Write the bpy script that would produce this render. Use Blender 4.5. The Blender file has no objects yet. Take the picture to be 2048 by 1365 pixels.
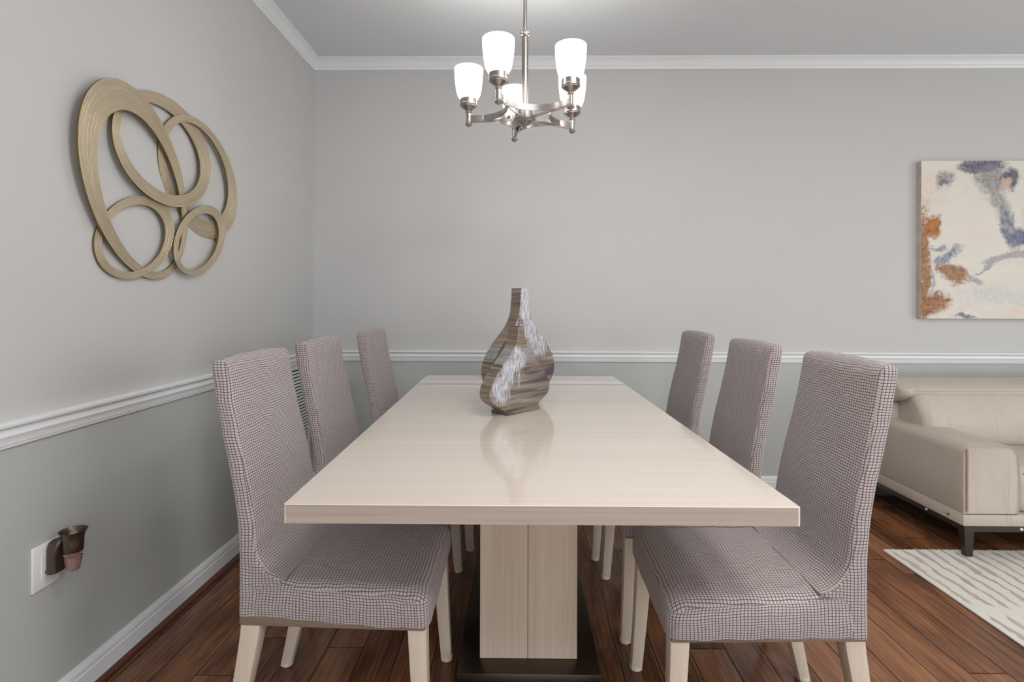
import bpy, bmesh, math, random
from math import sin, cos, pi, radians, sqrt
from mathutils import Vector, Matrix, Euler

S = bpy.context.scene
COL = S.collection
random.seed(7)

# ------------------------------------------------------------------ camera
CAM_H = 1.18
cam_d = bpy.data.cameras.new('camera')
cam_d.sensor_fit = 'HORIZONTAL'
cam_d.sensor_width = 36.0
cam_d.lens = 18.0
cam_d.shift_x = -4.0 / 2048.0
cam_d.shift_y = (603.0 - 682.5) / 2048.0
cam_d.clip_start = 0.02
cam = bpy.data.objects.new('camera', cam_d)
COL.objects.link(cam)
cam.matrix_world = (Matrix.Translation((0, 0, CAM_H)) @ Matrix.Rotation(0.0127, 4, 'Z')
                    @ Matrix.Rotation(pi / 2, 4, 'X') @ Matrix.Rotation(0.0029, 4, 'Z'))
S.camera = cam

# ------------------------------------------------------------------ view, world
S.view_settings.view_transform = 'Standard'
S.view_settings.look = 'None'
S.view_settings.gamma = 1.0
S.view_settings.use_curve_mapping = False
S.view_settings.exposure = 0.16
W = bpy.data.worlds.new('world')
S.world = W
W.use_nodes = True
bg = W.node_tree.nodes['Background']
bg.inputs['Color'].default_value = (0.80, 0.90, 1.0, 1)
bg.inputs['Strength'].default_value = 1.0


def area(name, loc, rot, sx, sy, power, color=(1, 1, 1)):
    d = bpy.data.lights.new(name, 'AREA')
    d.shape = 'RECTANGLE'
    d.size, d.size_y = sx, sy
    d.energy = power
    d.color = color
    o = bpy.data.objects.new(name, d)
    COL.objects.link(o)
    o.location = loc
    o.rotation_euler = rot
    return o


# daylight entering through the windows behind the camera and in the right wall
area('daylight_front_window', (0.9, -2.93, 1.25), (radians(90), 0, 0), 4.2, 2.2, 46, (0.97, 0.99, 1.0))
area('daylight_right_window', (5.52, -0.1, 1.25), (0, radians(90), 0), 2.2, 3.2, 62, (0.97, 0.99, 1.0))
# unseen fill lights added under the ceiling, behind the camera and over the living area
for lx, ly, lp in ((0.5, -0.7, 9), (1.4, -0.7, 9), (0.6, 0.85, 12), (1.3, 0.85, 10), (2.8, -0.5, 5), (4.2, -0.5, 3)):
    dn = area('added_ceiling_fill', (lx, ly, 2.685), (0, 0, 0), 0.42, 0.42, lp, (1.0, 0.98, 0.955))
    dn.data.shape = 'DISK'

# ------------------------------------------------------------------ materials
def lin(c):
    return tuple(((v / 255) / 12.92) if v / 255 <= 0.04045 else (((v / 255) + 0.055) / 1.055) ** 2.4 for v in c) + (1.0,)


class NT:
    def __init__(self, name):
        self.m = bpy.data.materials.new(name)
        self.m.use_nodes = True
        self.t = self.m.node_tree
        self.b = self.t.nodes['Principled BSDF']

    def n(self, typ, **kw):
        nd = self.t.nodes.new(typ)
        for k, v in kw.items():
            setattr(nd, k, v)
        return nd

    def l(self, a, b):
        self.t.links.new(a, b)

    def val(self, sock, v):
        if isinstance(v, (int, float, tuple, list)):
            sock.default_value = v
        else:
            self.l(v, sock)

    def math(self, op, a, b=None, c=None, clamp=False):
        nd = self.n('ShaderNodeMath', operation=op)
        nd.use_clamp = clamp
        self.val(nd.inputs[0], a)
        if b is not None:
            self.val(nd.inputs[1], b)
        if c is not None:
            self.val(nd.inputs[2], c)
        return nd.outputs[0]

    def mix(self, fac, a, b, blend='MIX'):
        nd = self.n('ShaderNodeMix', data_type='RGBA', blend_type=blend)
        self.val(nd.inputs[0], fac)
        self.val(nd.inputs[6], a)
        self.val(nd.inputs[7], b)
        return nd.outputs[2]

    def ramp(self, fac, stops, interp='LINEAR'):
        nd = self.n('ShaderNodeValToRGB')
        cr = nd.color_ramp
        cr.interpolation = interp
        while len(cr.elements) < len(stops):
            cr.elements.new(0.5)
        for e, (p, c) in zip(cr.elements, stops):
            e.position = p
            e.color = c if len(c) == 4 else tuple(c) + (1,)
        self.l(fac, nd.inputs[0])
        return nd.outputs[0]

    def smooth(self, v, lo, hi):
        nd = self.n('ShaderNodeMapRange', interpolation_type='SMOOTHSTEP')
        self.val(nd.inputs[0], v)
        nd.inputs[1].default_value = lo
        nd.inputs[2].default_value = hi
        return nd.outputs[0]

    def noise(self, vec, scale, detail=2.0, rough=0.5, dist=0.0, dims='3D'):
        nd = self.n('ShaderNodeTexNoise')
        nd.noise_dimensions = dims
        nd.inputs['Scale'].default_value = scale
        nd.inputs['Detail'].default_value = detail
        nd.inputs['Roughness'].default_value = rough
        nd.inputs['Distortion'].default_value = dist
        if vec is not None:
            self.l(vec, nd.inputs['Vector'])
        return nd.outputs[0]

    def mapping(self, vec, scale=(1, 1, 1), rot=(0, 0, 0), loc=(0, 0, 0)):
        nd = self.n('ShaderNodeMapping')
        nd.inputs['Scale'].default_value = scale
        nd.inputs['Rotation'].default_value = rot
        nd.inputs['Location'].default_value = loc
        self.l(vec, nd.inputs['Vector'])
        return nd.outputs[0]

    def coord(self, which='Object'):
        return self.n('ShaderNodeTexCoord').outputs[which]

    def bump(self, h, strength=0.3, dist=0.01):
        nd = self.n('ShaderNodeBump')
        nd.inputs['Strength'].default_value = strength
        nd.inputs['Distance'].default_value = dist
        self.l(h, nd.inputs['Height'])
        self.l(nd.outputs[0], self.b.inputs['Normal'])

    def set(self, color=None, rough=None, metal=None, spec=None, coat=None, coat_rough=None):
        b = self.b
        if color is not None:
            self.val(b.inputs['Base Color'], color)
        if rough is not None:
            self.val(b.inputs['Roughness'], rough)
        if metal is not None:
            self.val(b.inputs['Metallic'], metal)
        if spec is not None:
            self.val(b.inputs['Specular IOR Level'], spec)
        if coat is not None:
            self.val(b.inputs['Coat Weight'], coat)
        if coat_rough is not None:
            self.val(b.inputs['Coat Roughness'], coat_rough)
        return self.m


def paint(name, rgb, rough=0.6, bump=0.0):
    k = NT(name)
    nz = k.noise(k.coord(), 2.5, 2)
    c = k.mix(k.smooth(nz, 0.3, 0.7), tuple(x * 0.985 for x in lin(rgb)[:3]) + (1,), lin(rgb))
    k.set(c, rough, 0, 0.35)
    if bump:
        k.bump(k.noise(k.coord(), 260, 2), bump, 0.002)
    return k.m


M_WALL = paint('light_grey_wall_paint', (200, 199, 197), 0.55, 0.05)
M_WALL_LOW = paint('sage_grey_wall_paint', (186, 189, 186), 0.55, 0.05)
M_CEIL = paint('ceiling_paint', (224, 228, 231), 0.8)
M_TRIM = paint('white_trim_paint', (233, 235, 236), 0.35)
M_WHITEP = paint('white_plastic', (233, 233, 230), 0.35)
M_VENT = paint('white_vent_enamel', (222, 224, 222), 0.4)
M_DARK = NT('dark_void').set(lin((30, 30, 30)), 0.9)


def mat_floor():
    k = NT('dark_walnut_plank_floor')
    sep = k.n('ShaderNodeSeparateXYZ')
    k.l(k.coord('Object'), sep.inputs[0])
    X, Y = sep.outputs[0], sep.outputs[1]
    u = k.math('DIVIDE', k.math('ADD', X, 0.0395 - 0.122 * 0), 0.1225)
    row = k.math('FLOOR', u)
    fu = k.math('SUBTRACT', u, row)
    wn = k.n('ShaderNodeTexWhiteNoise', noise_dimensions='1D')
    k.l(row, wn.inputs['W'])
    v = k.math('DIVIDE', k.math('ADD', Y, k.math('MULTIPLY', wn.outputs[0], 7.3)), 0.82)
    col = k.math('FLOOR', v)
    fv = k.math('SUBTRACT', v, col)
    cmb = k.n('ShaderNodeCombineXYZ')
    k.l(row, cmb.inputs[0])
    k.l(col, cmb.inputs[1])
    w2 = k.n('ShaderNodeTexWhiteNoise', noise_dimensions='3D')
    k.l(cmb.outputs[0], w2.inputs['Vector'])
    rnd = w2.outputs[0]
    # grain, shifted per plank
    off = k.n('ShaderNodeCombineXYZ')
    k.l(k.math('MULTIPLY', rnd, 37.0), off.inputs[2])
    k.l(k.math('MULTIPLY', rnd, 11.0), off.inputs[1])
    add = k.n('ShaderNodeVectorMath', operation='ADD')
    k.l(k.coord('Object'), add.inputs[0])
    k.l(off.outputs[0], add.inputs[1])
    gv = k.mapping(add.outputs[0], (26, 2.0, 1))
    g1 = k.noise(gv, 1.0, 4, 0.6, 1.6)
    gv2 = k.mapping(add.outputs[0], (150, 5, 1))
    g2 = k.noise(gv2, 1.0, 3, 0.6, 0.4)
    blot = k.noise(k.mapping(add.outputs[0], (7, 2.4, 1)), 1.0, 3, 0.55, 0.6)
    t = k.math('ADD', k.math('MULTIPLY', g1, 0.45), k.math('MULTIPLY', k.math('SUBTRACT', g2, 0.25), 0.52))
    t = k.math('ADD', t, k.math('MULTIPLY', blot, 0.45))
    t = k.math('ADD', t, k.math('MULTIPLY', k.math('SUBTRACT', rnd, 0.5), 0.30))
    c = k.ramp(t, [(0.28, lin((46, 26, 17))), (0.45, lin((92, 57, 38))), (0.60, lin((132, 86, 58))), (0.80, lin((168, 116, 78)))])
    # reddish or greyish tint per plank
    c = k.mix(k.math('MULTIPLY', w2.outputs[1] if False else rnd, 0.22), c, lin((98, 54, 36)))
    # joints
    eu = k.math('MULTIPLY', k.math('MINIMUM', fu, k.math('SUBTRACT', 1.0, fu)), 0.1225)
    ev = k.math('MULTIPLY', k.math('MINIMUM', fv, k.math('SUBTRACT', 1.0, fv)), 0.82)
    e = k.math('MINIMUM', eu, ev)
    gap = k.smooth(e, 0.0008, 0.0026)
    c = k.mix(gap, lin((26, 14, 10)), c)
    k.set(c, None, 0, 0.5)
    r = k.math('ADD', 0.13, k.math('MULTIPLY', g2, 0.20))
    k.val(k.b.inputs['Roughness'], r)
    h = k.math('ADD', k.math('MULTIPLY', k.smooth(e, 0.0, 0.006), 1.0), k.math('MULTIPLY', k.math('ADD', g2, blot), 0.35))
    k.bump(h, 0.5, 0.0026)
    return k.m


M_FLOOR = mat_floor()


def mat_wood(name, c0, c1, rough, coat, axis='X', bump=0.0):
    k = NT(name)
    sc = {'X': (1.6, 130, 130), 'Z': (130, 130, 1.6), 'Y': (130, 1.6, 130)}[axis]
    g = k.noise(k.mapping(k.coord(), sc), 1.0, 3, 0.65, 0.5)
    sc2 = {'X': (0.35, 20, 20), 'Z': (20, 20, 0.35), 'Y': (20, 0.35, 20)}[axis]
    g2 = k.noise(k.mapping(k.coord(), sc2), 1.0, 2, 0.5, 0.3)
    t = k.math('ADD', k.math('MULTIPLY', g, 0.6), k.math('MULTIPLY', g2, 0.4))
    c = k.ramp(t, [(0.33, lin(c0)), (0.66, lin(c1))])
    k.set(c, rough, 0, 0.5, coat, 0.015)
    if bump:
        k.bump(g, bump, 0.001)
    return k.m


M_TABLETOP = mat_wood('cream_lacquered_ash', (221, 208, 194), (230, 218, 205), 0.22, 1.0, 'X')
M_TABLEEDGE = mat_wood('shade_toned_ash_edge', (168, 153, 142), (192, 177, 165), 0.35, 0.2, 'X')  # same veneer as the top, its colour darkened to look shaded
M_PED = mat_wood('cream_ash_pedestal', (196, 178, 158), (214, 198, 179), 0.4, 0.15, 'Z')
M_LEG = mat_wood('cream_painted_leg_wood', (214, 199, 180), (222, 208, 190), 0.4, 0.1, 'Z')
M_SHOE = mat_wood('reddish_shoe_moulding_wood', (78, 36, 20), (110, 54, 30), 0.3, 0.2, 'Y')
M_FOOT = NT('clear_foot_cap_plastic').set(lin((236, 226, 206)), 0.25, 0, 0.5)
M_PLATE = None


def mat_brushed(name, rgb, rough, scale, amt=0.12, metal=1.0, bump=0.1):
    k = NT(name)
    g = k.noise(k.mapping(k.coord(), scale), 1.0, 3, 0.6)
    lo = tuple(x * (1 - amt) for x in lin(rgb)[:3]) + (1,)
    hi = tuple(min(1, x * (1 + amt)) for x in lin(rgb)[:3]) + (1,)
    k.set(k.mix(g, lo, hi), None, metal, 0.5)
    k.val(k.b.inputs['Roughness'], k.math('ADD', rough - 0.05, k.math('MULTIPLY', g, 0.1)))
    if bump:
        k.bump(g, bump, 0.0005)
    return k.m


M_BASEPLATE = mat_brushed('dark_brushed_steel', (92, 84, 78), 0.33, (4, 60, 60), 0.2)
M_NICKEL = mat_brushed('brushed_nickel', (172, 165, 160), 0.3, (25, 25, 120), 0.06, 1.0, 0.0)
M_CHROME = NT('polished_chrome').set(lin((225, 225, 222)), 0.12, 1.0)
M_GUN = mat_brushed('gunmetal_sofa_frame', (88, 84, 82), 0.38, (60, 60, 60), 0.15)
M_BRONZE = mat_brushed('dark_bronze_plastic', (96, 84, 74), 0.32, (40, 40, 200), 0.15, 0.8, 0.0)


def mat_waffle():
    k = NT('mauve_grey_waffle_knit')
    sep = k.n('ShaderNodeSeparateXYZ')
    uv = k.n('ShaderNodeUVMap')
    uv.uv_map = 'UVMap'
    wob = k.n('ShaderNodeTexNoise')
    wob.inputs['Scale'].default_value = 14
    wob.inputs['Detail'].default_value = 1
    k.l(k.coord(), wob.inputs['Vector'])
    va = k.n('ShaderNodeVectorMath', operation='MULTIPLY_ADD')
    k.l(wob.outputs['Color'], va.inputs[0])
    va.inputs[1].default_value = (0.012, 0.012, 0)
    k.l(uv.outputs[0], va.inputs[2])
    k.l(va.outputs[0], sep.inputs[0])
    u = k.math('DIVIDE', sep.outputs[0], 0.0086)
    v = k.math('DIVIDE', sep.outputs[1], 0.0070)
    fu = k.math('ABSOLUTE', k.math('SUBTRACT', k.math('FRACT', u), 0.5))
    fv = k.math('ABSOLUTE', k.math('SUBTRACT', k.math('FRACT', v), 0.5))
    hu = k.math('SUBTRACT', 1.0, k.smooth(fu, 0.30, 0.50))
    hv = k.math('SUBTRACT', 1.0, k.smooth(fv, 0.28, 0.50))
    h = k.math('MULTIPLY', hu, hv)
    fz = k.noise(k.coord(), 420, 2, 0.6)
    h2 = k.math('ADD', h, k.math('MULTIPLY', fz, 0.25))
    big = k.noise(k.coord(), 9, 3, 0.5)
    c = k.ramp(h, [(0.0, lin((92, 78, 78))), (0.45, lin((158, 146, 145))), (1.0, lin((198, 187, 186)))])
    c = k.mix(k.math('MULTIPLY', fz, 0.25), c, lin((152, 141, 140)))
    k.set(c, 0.92, 0, 0.15)
    k.b.inputs['Sheen Weight'].default_value = 0.25
    k.b.inputs['Sheen Roughness'].default_value = 0.5
    k.bump(h2, 0.75, 0.0022)
    return k.m


M_FAB = mat_waffle()


def mat_tan():
    k = NT('tan_microsuede')
    c = k.mix(k.noise(k.coord(), 350, 2), lin((122, 103, 86)), lin((150, 131, 112)))
    return k.set(c, 0.9, 0, 0.2)


M_TAN = mat_tan()


def mat_leather():
    k = NT('taupe_beige_leather')
    n1 = k.noise(k.coord(), 900, 3, 0.6)
    n2 = k.noise(k.mapping(k.coord(), (9, 3.5, 2.2), (0, 0.35, 0)), 1.0, 2, 0.5, 0.6)
    c = k.mix(n2, lin((188, 177, 164)), lin((199, 188, 175)))
    k.set(c, 0.42, 0, 0.4)
    h = k.math('ADD', k.math('MULTIPLY', n1, 0.05), k.math('MULTIPLY', n2, 1.3))
    k.bump(h, 0.5, 0.03)
    return k.m


M_LEATHER = mat_leather()
M_STITCH = NT('brown_stitching').set(lin((172, 150, 132)), 0.8)
M_SEAM = NT('leather_seam').set(lin((160, 147, 132)), 0.6)


def mat_rug():
    k = NT('cream_rug_with_brushed_stripes')
    sep = k.n('ShaderNodeSeparateXYZ')
    k.l(k.coord(), sep.inputs[0])
    X, Y = sep.outputs[0], sep.outputs[1]
    wob = k.noise(k.coord(), 9, 2, 0.6)
    wob2 = k.noise(k.coord(), 32, 2, 0.6)
    xs = k.math('ADD', X, k.math('ADD', k.math('MULTIPLY', k.math('SUBTRACT', wob, 0.5), 0.05), k.math('MULTIPLY', k.math('SUBTRACT', wob2, 0.5), 0.014)))
    u = k.math('DIVIDE', xs, 0.058)
    row = k.math('FLOOR', u)
    fu = k.math('ABSOLUTE', k.math('SUBTRACT', k.math('FRACT', u), 0.5))
    v = k.math('DIVIDE', Y, 0.52)
    col = k.math('FLOOR', v)
    fv = k.math('ABSOLUTE', k.math('SUBTRACT', k.math('FRACT', v), 0.5))
    cmb = k.n('ShaderNodeCombineXYZ')
    k.l(row, cmb.inputs[0])
    k.l(col, cmb.inputs[1])
    wn = k.n('ShaderNodeTexWhiteNoise', noise_dimensions='3D')
    k.l(cmb.outputs[0], wn.inputs['Vector'])
    rnd = wn.outputs[0]
    # width of the stroke varies along it and tapers at its ends
    wid = k.math('ADD', -0.05, k.math('MULTIPLY', k.noise(k.mapping(k.coord(), (16, 7, 1)), 1.0, 2), 0.44))
    end = k.smooth(k.math('ADD', fv, k.math('MULTIPLY', rnd, 0.07)), 0.40, 0.49)
    wid = k.math('MULTIPLY', wid, k.math('SUBTRACT', 1.0, end))
    d = k.math('SUBTRACT', wid, fu)
    m = k.smooth(d, -0.01, 0.02)
    streak = k.noise(k.mapping(k.coord(), (300, 12, 1)), 1.0, 2, 0.7)
    m = k.math('MULTIPLY', m, k.smooth(streak, 0.25, 0.5))
    sc = k.ramp(rnd, [(0.0, lin((186, 180, 173))), (0.35, lin((206, 192, 181))), (0.6, lin((222, 205, 192))), (1.0, lin((164, 160, 154)))])
    pile = k.noise(k.coord(), 500, 2, 0.7)
    base = k.mix(pile, lin((238, 232, 223)), lin((248, 243, 236)))
    k.set(k.mix(m, base, sc), 0.95, 0, 0.1)
    k.bump(k.math('ADD', pile, k.math('MULTIPLY', m, -0.4)), 0.5, 0.003)
    return k.m


M_RUG = mat_rug()
M_FRINGE = NT('cream_fringe').set(lin((222, 215, 205)), 0.95)


def mat_ring():
    k = NT('champagne_gold_textured_metal')
    uv = k.n('ShaderNodeUVMap')
    uv.uv_map = 'UVMap'
    g = k.noise(k.mapping(uv.outputs[0], (5, 150, 1)), 1.0, 4, 0.65, 1.2)
    g2 = k.noise(k.mapping(uv.outputs[0], (40, 140, 1)), 1.0, 2, 0.6, 0.5)
    t = k.math('ADD', k.math('MULTIPLY', g, 0.7), k.math('MULTIPLY', g2, 0.3))
    c = k.ramp(t, [(0.22, lin((184, 166, 138))), (0.5, lin((203, 187, 159))), (0.78, lin((222, 208, 182)))])
    k.set(c, 0.36, 0.6, 0.5)
    k.bump(t, 0.9, 0.006)
    return k.m


M_RING = mat_ring()
M_RINGEDGE = NT('antique_gold_edge').set(lin((128, 110, 62)), 0.4, 0.85)


def mat_vase(name, spots):
    k = NT(name)
    co = k.coord()
    g = k.noise(k.mapping(co, (3.2, 3.2, 90), (0, 0.05, 0)), 1.0, 5, 0.7, 0.7)
    g2 = k.noise(k.mapping(co, (1.3, 1.3, 17), (0, 0.1, 0)), 1.0, 2, 0.5, 0.9)
    g3 = k.noise(k.mapping(co, (2.0, 2.0, 26), (0, 0.06, 0), (3.1, 1.7, 0.4)), 1.0, 3, 0.6, 0.6)
    brown = k.ramp(g, [(0.30, lin((74, 63, 56))), (0.45, lin((116, 101, 88))), (0.58, lin((146, 130, 114))), (0.75, lin((172, 158, 142)))])
    grey = k.ramp(g, [(0.30, lin((88, 88, 92))), (0.5, lin((142, 142, 144))), (0.7, lin((178, 178, 180)))])
    c = k.mix(k.smooth(g2, 0.47, 0.66), brown, grey)
    c = k.mix(k.math('MULTIPLY', k.smooth(g3, 0.61, 0.70), 0.8), c, lin((60, 60, 74)))
    c = k.mix(k.math('MULTIPLY', k.math('SUBTRACT', 1.0, k.smooth(g3, 0.30, 0.38)), 0.6), c, lin((52, 42, 36)))
    sep = k.n('ShaderNodeSeparateXYZ')
    k.l(co, sep.inputs[0])
    wob = k.noise(k.mapping(co, (110, 110, 10)), 1.0, 4, 0.75)
    wob2 = k.noise(k.mapping(co, (20, 20, 14)), 1.0, 3, 0.65)
    tot = None
    for (x, z, rx, rz) in spots:
        dx = k.math('DIVIDE', k.math('SUBTRACT', sep.outputs[0], x), rx)
        dz = k.math('DIVIDE', k.math('SUBTRACT', sep.outputs[2], z), rz)
        d = k.math('SQRT', k.math('ADD', k.math('MULTIPLY', dx, dx), k.math('MULTIPLY', dz, dz)))
        d = k.math('ADD', d, k.math('MULTIPLY', k.math('SUBTRACT', wob, 0.5), 2.0))
        d = k.math('ADD', d, k.math('MULTIPLY', k.math('SUBTRACT', wob2, 0.5), 1.8))
        m = k.math('SUBTRACT', 1.0, k.smooth(d, 0.6, 1.15))
        tot = m if tot is None else k.math('MAXIMUM', tot, m)
    # the silver brushwork lies on the broad faces only
    face = k.math('ABSOLUTE', sep.outputs[1])
    tot = k.math('MULTIPLY', tot, k.smooth(face, 0.026, 0.0285))
    fl = k.noise(k.mapping(co, (170, 170, 32)), 1.0, 4, 0.75)
    tot = k.math('MULTIPLY', tot, k.math('ADD', 0.45, k.math('MULTIPLY', k.smooth(fl, 0.35, 0.52), 0.55)))
    sil = k.mix(k.smooth(fl, 0.35, 0.65), lin((150, 151, 160)), lin((218, 218, 224)))
    k.set(k.mix(tot, c, sil), None, None, 0.5, 0.4, 0.08)
    k.val(k.b.inputs['Metallic'], k.math('ADD', 0.10, k.math('MULTIPLY', tot, 0.25)))
    k.val(k.b.inputs['Roughness'], k.math('ADD', 0.30, k.math('MULTIPLY', fl, 0.2)))
    k.bump(k.math('ADD', k.math('MULTIPLY', g, 0.4), k.math('MULTIPLY', k.math('MULTIPLY', tot, fl), 0.8)), 0.3, 0.002)
    return k.m


def mat_shade():
    k = NT('lit_frosted_glass')
    co = k.coord('Object')
    sep = k.n('ShaderNodeSeparateXYZ')
    k.l(co, sep.inputs[0])
    out = k.t.nodes['Material Output']
    k.set(lin((245, 245, 245)), 0.25, 0, 0.5)
    k.b.inputs['Transmission Weight'].default_value = 0.0
    tr = k.n('ShaderNodeBsdfTranslucent')
    tr.inputs[0].default_value = (0.95, 0.96, 0.97, 1)
    mx = k.n('ShaderNodeMixShader')
    mx.inputs[0].default_value = 0.6
    k.l(k.b.outputs[0], mx.inputs[1])
    k.l(tr.outputs[0], mx.inputs[2])
    k.l(mx.outputs[0], out.inputs['Surface'])
    return k.m


M_SHADE = mat_shade()
kb = NT('glowing_bulb')
kb.set(lin((255, 250, 244)), 0.4)
kb.b.inputs['Emission Color'].default_value = (1.0, 0.97, 0.94, 1)
kb.b.inputs['Emission Strength'].default_value = 170.0
M_BULB = kb.m
kg = NT('pink_scented_oil')
kg.set(lin((244, 208, 202)), 0.05, 0, 0.5)
kg.b.inputs['Transmission Weight'].default_value = 0.85
kg.b.inputs['IOR'].default_value = 1.33
M_OIL = kg.m
kc = NT('clear_glass')
kc.set((0.97, 0.95, 0.95, 1), 0.02, 0, 0.5)
kc.b.inputs['Transmission Weight'].default_value = 1.0
kc.b.inputs['IOR'].default_value = 1.3
M_GLASS = kc.m


# ------------------------------------------------------------------ mesh helpers
def obj(name, bm, mat, parent=None, smooth=None, loc=None):
    """Link a bmesh as one object; smooth = auto-smooth angle in degrees."""
    bmesh.ops.recalc_face_normals(bm, faces=bm.faces[:])
    if smooth is not None:
        a = radians(smooth)
        for f in bm.faces:
            f.smooth = True
        for e in bm.edges:
            e.smooth = not (len(e.link_faces) == 2 and e.calc_face_angle(0.0) > a)
    me = bpy.data.meshes.new(name)
    bm.to_mesh(me)
    bm.free()
    mats = mat if isinstance(mat, (list, tuple)) else [mat]
    for m in mats:
        me.materials.append(m)
    o = bpy.data.objects.new(name, me)
    COL.objects.link(o)
    if parent is not None:
        o.parent = parent
    if loc is not None:
        o.location = loc
    return o


def tag(o, label=None, cat=None, group=None, kind=None):
    if label:
        o['label'] = label
    if cat:
        o['category'] = cat
    if group:
        o['group'] = group
    if kind:
        o['kind'] = kind
    return o


def thing(name, label, cat, loc=(0, 0, 0), rz=0.0, group=None):
    o = bpy.data.objects.new(name, None)
    o.empty_display_size = 0.1
    COL.objects.link(o)
    o.location = loc
    o.rotation_euler = (0, 0, rz)
    return tag(o, label, cat, group)


def struct(name, bm, mat, parent=None, smooth=None):
    return tag(obj(name, bm, mat, parent, smooth), kind='structure')


def add_box(bm, x0, x1, y0, y1, z0, z1, bevel=0.0, seg=2, mi=0):
    v = [bm.verts.new((x, y, z)) for x in (x0, x1) for y in (y0, y1) for z in (z0, z1)]
    idx = [(0, 1, 3, 2), (4, 6, 7, 5), (0, 4, 5, 1), (2, 3, 7, 6), (0, 2, 6, 4), (1, 5, 7, 3)]
    fs = [bm.faces.new([v[i] for i in f]) for f in idx]
    for f in fs:
        f.material_index = mi
    if bevel:
        es = list({e for f in fs for e in f.edges})
        bmesh.ops.bevel(bm, geom=es, offset=bevel, segments=seg, profile=0.5, affect='EDGES', clamp_overlap=True)
    return fs


def box(*a, **k):
    bm = bmesh.new()
    add_box(bm, *a, **k)
    return bm


def add_loft(bm, rings, cap0=True, cap1=True, closed=True, mi=0):
    """Quads between successive rings of points; UV in metres (around, along)."""
    uvl = (bm.loops.layers.uv.get('UVMap') or bm.loops.layers.uv.new('UVMap'))
    vs = [[bm.verts.new(p) for p in r] for r in rings]
    n = len(rings[0])
    m = n if closed else n - 1
    per = [0.0]
    ref = max(rings, key=lambda r: sum((Vector(r[i]) - Vector(r[i - 1])).length for i in range(len(r))))
    for i in range(m):
        per.append(per[-1] + (Vector(ref[(i + 1) % n]) - Vector(ref[i])).length)
    al = [0.0]
    for j in range(1, len(rings)):
        al.append(al[-1] + max((Vector(rings[j][i]) - Vector(rings[j - 1][i])).length for i in range(n)))
    for j in range(len(rings) - 1):
        for i in range(m):
            q = (vs[j][i], vs[j][(i + 1) % n], vs[j + 1][(i + 1) % n], vs[j + 1][i])
            try:
                f = bm.faces.new(q)
            except ValueError:
                continue
            f.material_index = mi
            for lp, (uu, vv) in zip(f.loops, ((per[i], al[j]), (per[i + 1], al[j]), (per[i + 1], al[j + 1]), (per[i], al[j + 1]))):
                lp[uvl].uv = (uu, vv)
    for flag, ring in ((cap0, vs[0]), (cap1, vs[-1])):
        if flag and closed:
            f = bm.faces.new(ring)
            f.material_index = mi
            for lp in f.loops:
                lp[uvl].uv = (lp.vert.co.x, lp.vert.co.y)
    return vs


def add_lathe(bm, prof, cx=0, cy=0, seg=28, cap0=True, cap1=True, mi=0):
    rings = [[(cx + r * cos(2 * pi * i / seg), cy + r * sin(2 * pi * i / seg), z) for i in range(seg)] for r, z in prof]
    return add_loft(bm, rings, cap0, cap1, True, mi)


def add_tube(bm, pts, r, seg=10, mi=0):
    pts = [Vector(p) for p in pts]
    rings = []
    up = Vector((0, 0, 1))
    for i, p in enumerate(pts):
        t = (pts[min(i + 1, len(pts) - 1)] - pts[max(i - 1, 0)]).normalized()
        a = t.cross(up)
        if a.length < 1e-4:
            a = t.cross(Vector((1, 0, 0)))
        a.normalize()
        b = a.cross(t)
        rr = r[i] if isinstance(r, (list, tuple)) else r
        rings.append([p + a * rr * cos(2 * pi * k / seg) + b * rr * sin(2 * pi * k / seg) for k in range(seg)])
    return add_loft(bm, rings, mi=mi)


def interp(tab, x):
    """Catmull-Rom through (x, y) pairs."""
    if x <= tab[0][0]:
        return tab[0][1]
    if x >= tab[-1][0]:
        return tab[-1][1]
    for i in range(len(tab) - 1):
        if tab[i][0] <= x <= tab[i + 1][0]:
            x0, y0 = tab[i]
            x1, y1 = tab[i + 1]
            h = x1 - x0
            m0 = (y1 - tab[i - 1][1]) / (x1 - tab[i - 1][0]) if i > 0 else (y1 - y0) / h
            m1 = (tab[i + 2][1] - y0) / (tab[i + 2][0] - x0) if i + 2 < len(tab) else (y1 - y0) / h
            t = (x - x0) / h
            return ((2 * t ** 3 - 3 * t ** 2 + 1) * y0 + (t ** 3 - 2 * t ** 2 + t) * h * m0
                    + (-2 * t ** 3 + 3 * t ** 2) * y1 + (t ** 3 - t ** 2) * h * m1)


def rrect(x0, x1, y0, y1, r, nc=5, ne=6):
    """Rounded rectangle outline, counter-clockwise, edges subdivided."""
    r = min(r, (x1 - x0) / 2 - 1e-4, (y1 - y0) / 2 - 1e-4)
    pts = []
    cs = [(x1 - r, y0 + r, -pi / 2), (x1 - r, y1 - r, 0), (x0 + r, y1 - r, pi / 2), (x0 + r, y0 + r, pi)]
    corners = [[(cx + r * cos(a0 + pi / 2 * k / nc), cy + r * sin(a0 + pi / 2 * k / nc)) for k in range(nc + 1)] for cx, cy, a0 in cs]
    for i in range(4):
        pts += corners[i]
        a, b = corners[i][-1], corners[(i + 1) % 4][0]
        for k in range(1, ne):
            t = k / ne
            pts.append((a[0] + (b[0] - a[0]) * t, a[1] + (b[1] - a[1]) * t))
    return pts


def children(o):
    return [c for c in bpy.data.objects if c.parent == o]


def copy_tree(o, parent=None):
    c = o.copy()
    COL.objects.link(c)
    if parent is not None:
        c.parent = parent
    for ch in children(o):
        copy_tree(ch, c)
    return c


# ------------------------------------------------------------------ room
XL, YB, H = -1.305, 3.2, 2.69
XR, YF = 5.6, -3.0
RAIL0, RAIL1 = 0.805, 0.870

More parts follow.
